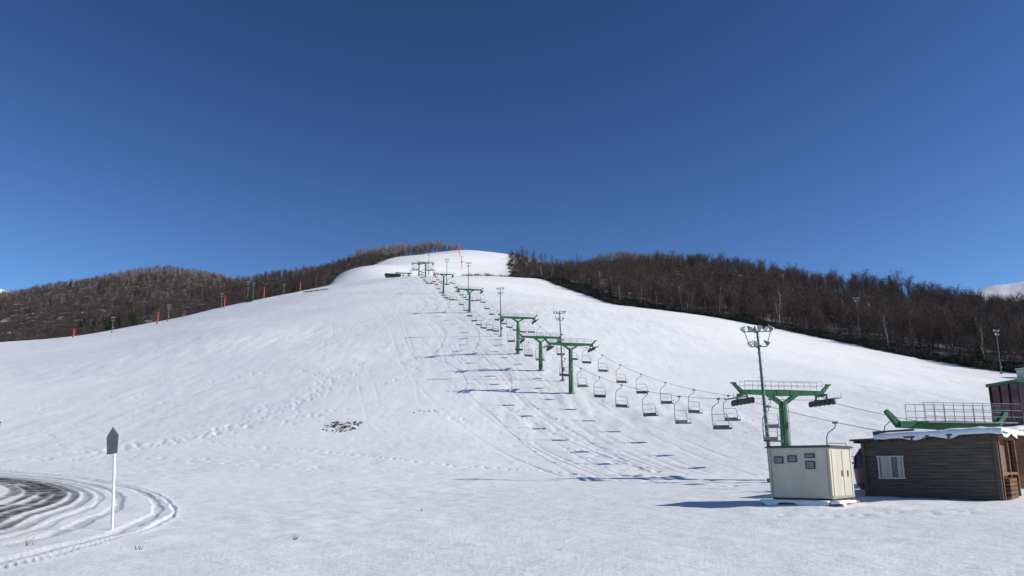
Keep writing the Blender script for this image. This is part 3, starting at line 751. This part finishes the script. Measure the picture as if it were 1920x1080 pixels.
X0, X1, Y0, Y1, Z0, Z1 = 25.3, 30.2, 39.9, 42.4, 3.3, 5.72
mb.box(((X0 + X1) / 2, (Y0 + Y1) / 2, (Z0 + Z1) / 2), (X1 - X0, Y1 - Y0, Z1 - Z0), 1)
mb.box(((X0 + X1) / 2, (Y0 + Y1) / 2, Z1 + .08), (X1 - X0 + .2, Y1 - Y0 + .2, .16), 0)
for i in range(5): mb.box((X0 + i * 1.2, Y0 - .03, (Z0 + Z1) / 2), (.06, .07, Z1 - Z0), 3)
for i in range(4): mb.box((X0 - .03, Y0 + i * .8, (Z0 + Z1) / 2), (.07, .06, Z1 - Z0), 3)
mb.box(((X0 + X1) / 2, Y0 - .025, Z0 + .5), (X1 - X0, .05, .9), 3)
mb.box((X0 - .025, (Y0 + Y1) / 2, Z0 + .5), (.05, Y1 - Y0, .9), 3)
M_maroon = mat("maroon_panel", (.085, .018, .03), .45, .25, 2)
mb.obj("upper_cabin", [M_green, M_redglass, M_roofm, M_maroon], parent=st)
mb = MB(); prof = [(.0, .55), (.25, .72), (.9, .78), (1.45, .70), (1.8, .45)]
for (za, wa), (zb, wb) in zip(prof[:-1], prof[1:]):
    mb.cyl((0, 0, za), (0, 0, zb), wa, wb, 1 if za == .9 else 0, 16, True)
for a_ in range(8): t = a_ * math.pi / 4; mb.beam((.79 * math.cos(t), .79 * math.sin(t), .9), (.72 * math.cos(t), .72 * math.sin(t), 1.45), .07, .07, 0)
mb.cyl((0, 0, 1.8), (0, 0, 2.0), .08, .08, 2, 8); mb.box((0, 0, -.05), (1.0, .8, .12), 2)
mb.obj("gondola_cabin", [mat("dark_red_paint", (.12, .015, .02), .4, .2), M_dark, M_steel], (16.15, 36.6, H(16.15, 36.6) + .1))

# ------------------------------------------------------------------ small far shed at right, stairs at left
x, y = 116.5, 178; z = H(x, y)
mb = MB(); mb.box((0, 0, .9), (6, 3, 2.2), 0); mb.box((0, 0, 2.05), (6.4, 3.4, .14), 1); mb.box((0, 0, 2.2), (6.3, 3.3, .16), 2)
mb.box((-1.2, -1.52, .9), (.9, .05, 1.6), 1); mb.obj("storage_shed", [M_cream, M_roofm, M_snow2], (x, y, z), .3)
x, y = -57.6, 88; z = H(x, y)
mb = MB()
for i in range(11):
    mb.box((-1.9 + i * .3, 0, 2.2 - i * .2), (.32, 1.4, .06), 0); mb.box((-1.78 + i * .3, 0, 2.1 - i * .2), (.03, 1.36, .16), 0)
for yy in (-.72, .72):
    mb.beam((-2.1, yy, 2.2), (1.4, yy, -.1), .06, .26, 0)
    mb.beam((-2.1, yy, 3.1), (1.4, yy, .8), .05, .07, 0)
    for i in range(6): mb.beam((-2.0 + i * .66, yy, 2.0 - i * .44), (-2.0 + i * .66, yy, 3.05 - i * .44), .06, .06, 0)
for xx in (-1.8, -.6):
    for yy in (-.6, .6): mb.cyl((xx, yy, -.6), (xx, yy, 2.1 - (xx + 1.8) * .66), .05, .05, 0, 6)
mb.obj("outdoor_staircase", [mat("stair_redbrown", (.16, .06, .05), .7, .3)], (x, y, z), 0.15)

# ------------------------------------------------------------------ bare patches and grass tufts
def patch(name, x, y, rx, ry, nst, ngr, gh, seed, smax=.17):
    rnd = random.Random(seed); mb = MB()
    def pos():
        if rnd.random() < .5 or rx < .5: a_ = rnd.uniform(0, 6.28); q = rnd.random() ** .6; return x + math.cos(a_) * q * rx, y + math.sin(a_) * q * ry
        return x + rnd.gauss(0, .45) * rx, y + rnd.gauss(0, .35) * ry
    for i in range(nst):
        X_, Y_ = pos()
        s_ = rnd.uniform(.04, smax); zz = H(X_, Y_) - .05
        n6 = 6; vs = []
        for lv, rr_ in ((0, 1), (.6, .85), (1, .4)):
            for k_ in range(n6): t = k_ / n6 * 6.28; rj = rr_ * s_ * rnd.uniform(.7, 1.3); vs.append((X_ + math.cos(t) * rj * 1.3, Y_ + math.sin(t) * rj, zz + lv * s_ * 1.2))
        fs = [(l * 6 + k_, l * 6 + (k_ + 1) % 6, (l + 1) * 6 + (k_ + 1) % 6, (l + 1) * 6 + k_) for l in (0, 1) for k_ in range(6)] + [tuple(range(12, 18))]
        mb.add(vs, fs, 0)
    for i in range(ngr):
        X_, Y_ = pos(); zz = H(X_, Y_) - .04
        for k_ in range(5):
            dx, dy = rnd.gauss(0, .35) * gh, rnd.gauss(0, .35) * gh; t = rnd.uniform(0, 3.14); ww = min(.012, gh * .03); wx_, wy_ = math.cos(t) * ww, math.sin(t) * ww; h_ = gh * rnd.uniform(.5, 1.2)
            mb.add([(X_ - wx_, Y_ - wy_, zz), (X_ + wx_, Y_ + wy_, zz), (X_ + dx * .5 + wx_ * .7, Y_ + dy * .5 + wy_ * .7, zz + h_ * .6), (X_ + dx * .5 - wx_ * .7, Y_ + dy * .5 - wy_ * .7, zz + h_ * .6), (X_ + dx, Y_ + dy, zz + h_)], [(0, 1, 2, 3), (3, 2, 4)], 1)
    mb.obj(name, [M_earth, M_grass])
patch("rocky_grass_patch", -17, 81, 1.8, 3.2, 85, 60, .28, 1, .16)
patch("rocky_grass_patch", -9.5, 88, 2.6, 1.2, 10, 20, .2, 2, .1)
patch("rocky_grass_patch", -42, 62, 2.2, 2.0, 22, 60, .3, 3, .15)
patch("rocky_grass_patch", -76, 300, 5, 3, 90, 140, .7, 4, .3)
for i, (x, y, s_) in enumerate([(-10.2, 17.6, .22), (-5.0, 19.3, .18), (-7.6, 17, .12), (.9, 16.5, .09), (-3.3, 30, .12)]):
    patch("grass_tuft", x, y, .07, .07, 0, 4, s_, 20 + i)
ob = shrub_mesh(900, 2.0).obj("bush", [M_bark, M_shrub], (-99.3, 296, H(-99.3, 296)))
